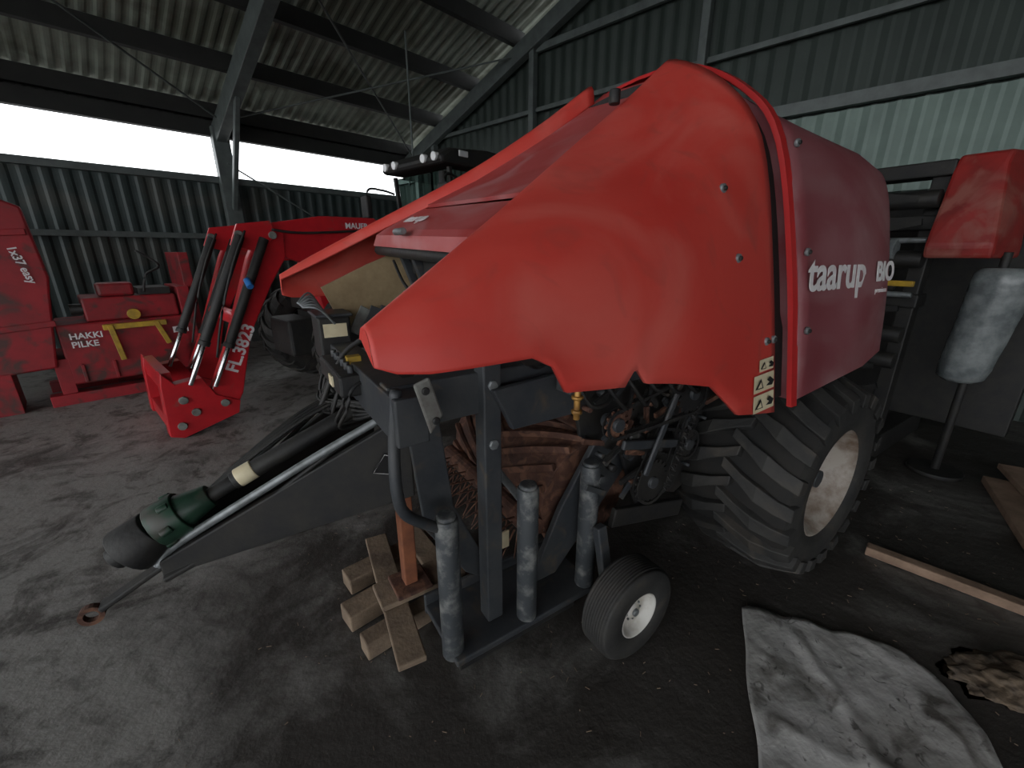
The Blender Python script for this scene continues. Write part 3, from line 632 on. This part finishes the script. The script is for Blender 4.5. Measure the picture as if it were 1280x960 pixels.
# ================================================================= red implement at left
R=Grp('firewood_processor',47,(.4,-6.8))
prism(R,'conveyor_frame',[(-.7,.40),(-.17,.42),(-.05,1.2),(-.02,1.35),(-.06,2.02),(-.18,2.08),(-.7,2.08)],-6.45,-6.95,'darkred',.02)
prism(R,'conveyor_inner',[(-1.3,.3),(-.75,.3),(-.75,2.0),(-1.3,2.0)],-6.5,-7.2,'darkred',.02)
for z in (1.75,.85): beam(R,'conveyor_rib',(-.66,-6.44,z),(-.08,-6.44,z+.04),.03,.06,'darkred')
box(R,'conveyor_foot',(-.7,-.5),(-6.45,-6.95),(0,.42),'darkred')
box(R,'splitter_body',(-.1,1.05),(-6.5,-7.3),(.20,.86),'darkred',.02);box(R,'splitter_top',(.15,.98),(-6.55,-7.2),(.86,1.12),'darkred',.02)
box(R,'splitter_ram',(.3,.62),(-6.6,-6.8),(1.12,1.27),'darkred',.03);cyl(R,'splitter_cylinder',(.05,-6.62,1.0),(.5,-6.62,1.0),.06,'black')
box(R,'base_skid',(-.3,1.1),(-6.45,-6.6),(.0,.12),'darkred');box(R,'base_skid_back',(-.3,1.1),(-7.2,-7.35),(.0,.12),'darkred')
for a in (-.2,.95): box(R,'leg',(a,a+.12),(-6.5,-7.3),(.1,.5),'darkred')
box(R,'shelf_post',(1.1,1.2),(-6.6,-7.4),(0,1.6),'darkred');box(R,'side_wall',(1.0,1.12),(-6.5,-7.3),(.12,1.2),'darkred')
beam(R,'yellow_bar',(.26,-6.46,.80),(.82,-6.46,.80),.05,.06,'yellow');beam(R,'yellow_leg',(.32,-6.44,.82),(.36,-6.44,.42),.04,.05,'yellow');beam(R,'yellow_leg_2',(.72,-6.44,.82),(.80,-6.44,.55),.04,.05,'yellow')
cyl(R,'yellow_wheel',(.55,-6.46,.92),(.55,-6.5,.92),.06,'yellow');tube(R,'lever',[(.7,-6.6,1.15),(.76,-6.6,1.35),(.9,-6.6,1.45),(.72,-6.6,1.62)],.012,'black')
box(R,'tray_black',(.65,.95),(-6.6,-7.1),(1.12,1.2),'black')
for k in range(4): box(R,'body_rib',(.0+.26*k,.03+.26*k),(-6.47,-6.5),(.22,.42),'darkred')
text(R,'side_lettering','HAKKI\nPILKE',.09,'white',(-.02,-6.47,.70),(1,0,0),(0,0,1))
box(R,'sticker',(.87,1.02),(-6.48,-6.495),(.66,.73),'white',0)
text(R,'conveyor_lettering','1x37 easy',.09,'white',(-.24,-6.43,1.65),(.2,0,-1),(1,0,.2))
# ================================================================= implement behind right
I=Grp('bale_wrapper',33,(4.4,-1.0))
bm=bmesh.new()
lo=[(4.05,-.99),(4.08,-.66),(4.5,-.60),(4.5,-.98)];hi=[(4.2,-.99),(4.2,-.74),(4.5,-.66),(4.5,-.98)]
L=[[bm.verts.new(I.p((s,w,z))) for s,w in q] for q,z in ((lo,1.56),([(s-.02,w) for s,w in lo],1.64),(hi,2.14),([(s+.03,w*.99) for s,w in hi],2.22))]
for A_,B_ in zip(L,L[1:]):
    for i in range(4): bm.faces.new((A_[i],A_[(i+1)%4],B_[(i+1)%4],B_[i]))
bm.faces.new(L[0]);bm.faces.new(L[-1]);addbm(I,'red_shield',bm,mat('worn_red_shield',(.34,.022,.018),(.2,.018,.015),4,.5,c3=(.3,.09,.07),s3=4),bevel=.02)
for nm,w0,w1,z in (('arm_upper',-.98,-1.7,2.1),('arm_mid',-.98,-1.7,1.75),('arm_low',-.98,-1.7,1.2)): box(I,nm,(4.2,4.4),(w0,w1),(z,z+.1),'black',.01)
for w in (-1.0,-1.65): box(I,'mast',(4.25,4.37),(w,w-.1),(.0,2.15),'black',.01)
box(I,'base_beam',(3.9,5.2),(-.95,-1.1),(.0,.2),'black');box(I,'base_beam_far',(3.9,5.2),(-1.6,-1.75),(.0,.2),'black')
for z in (1.95,1.55,1.0,.8): cyl(I,'wrap_roller',(4.15,-1.0,z),(4.15,-1.72,z),.06,'black',n=20)
for z in (1.68,1.3): cyl(I,'steel_bar',(4.12,-1.0,z),(4.12,-1.3,z),.02,'steel')
cyl(I,'film_roll_end',(4.1,-1.15,1.62),(4.1,-1.28,1.62),.07,'plastic');box(I,'yellow_bar',(4.08,4.12),(-1.0,-1.25),(1.36,1.40),'yellow')
for k in range(10):
    z=.6+.15*k;beam(I,'wrapper_link',(4.1,-1.05-.05*(k%4),z),(4.1,-1.3-.04*(k%3),z+random.uniform(-.15,.15)),.03,.04,'black',0)
cyl(I,'film_spindle',(4.25,-.62,.0),(4.25,-.62,1.6),.025,'black');cyl(I,'film_stand_foot',(4.25,-.62,.0),(4.25,-.62,.03),.16,'black')
bm=bmesh.new();n=40;RR=[]
for k,(z,r) in enumerate([(.72,.02),(.72,.09),(.75,.125),(.82,.135),(.9,.135),(1.0,.14),(1.1,.14),(1.2,.145),(1.3,.15),(1.4,.155),(1.46,.155),(1.5,.13),(1.5,.02)]):
    RR.append([bm.verts.new(I.p((4.25+math.cos(t)*r*(1+.05*mn.noise((math.cos(t)*3,math.sin(t)*3,z*2))),-.62+.08*(z-1.1)+math.sin(t)*r*(1+.05*mn.noise((math.cos(t)*3,math.sin(t)*3,z*2))),z))) for t in [2*math.pi*i/n for i in range(n)]])
for k in range(len(RR)-1):
    for i in range(n): bm.faces.new((RR[k][i],RR[k][(i+1)%n],RR[k+1][(i+1)%n],RR[k+1][i]))
addbm(I,'film_roll',bm,'plastic',smooth=True)
box(I,'rear_panel',(4.9,5.0),(-.4,-1.8),(.2,2.0),'black',.01)
# ================================================================= camera, light
cam=bpy.data.cameras.new('camera');cam.sensor_width=36;cam.lens=36*520/1280;cam.clip_start=.02
co=bpy.data.objects.new('camera',cam);C.collection.objects.link(co);co.location=(0,0,1.6);co.rotation_euler=(math.radians(90-17.6),0,0);C.scene.camera=co
w=bpy.data.worlds.new('overcast_sky');C.scene.world=w;w.use_nodes=True;bg=w.node_tree.nodes['Background'];bg.inputs[0].default_value=(.94,.97,1,1);bg.inputs[1].default_value=3.2
C.scene.view_settings.view_transform='Standard'
C.scene.view_settings.exposure=0
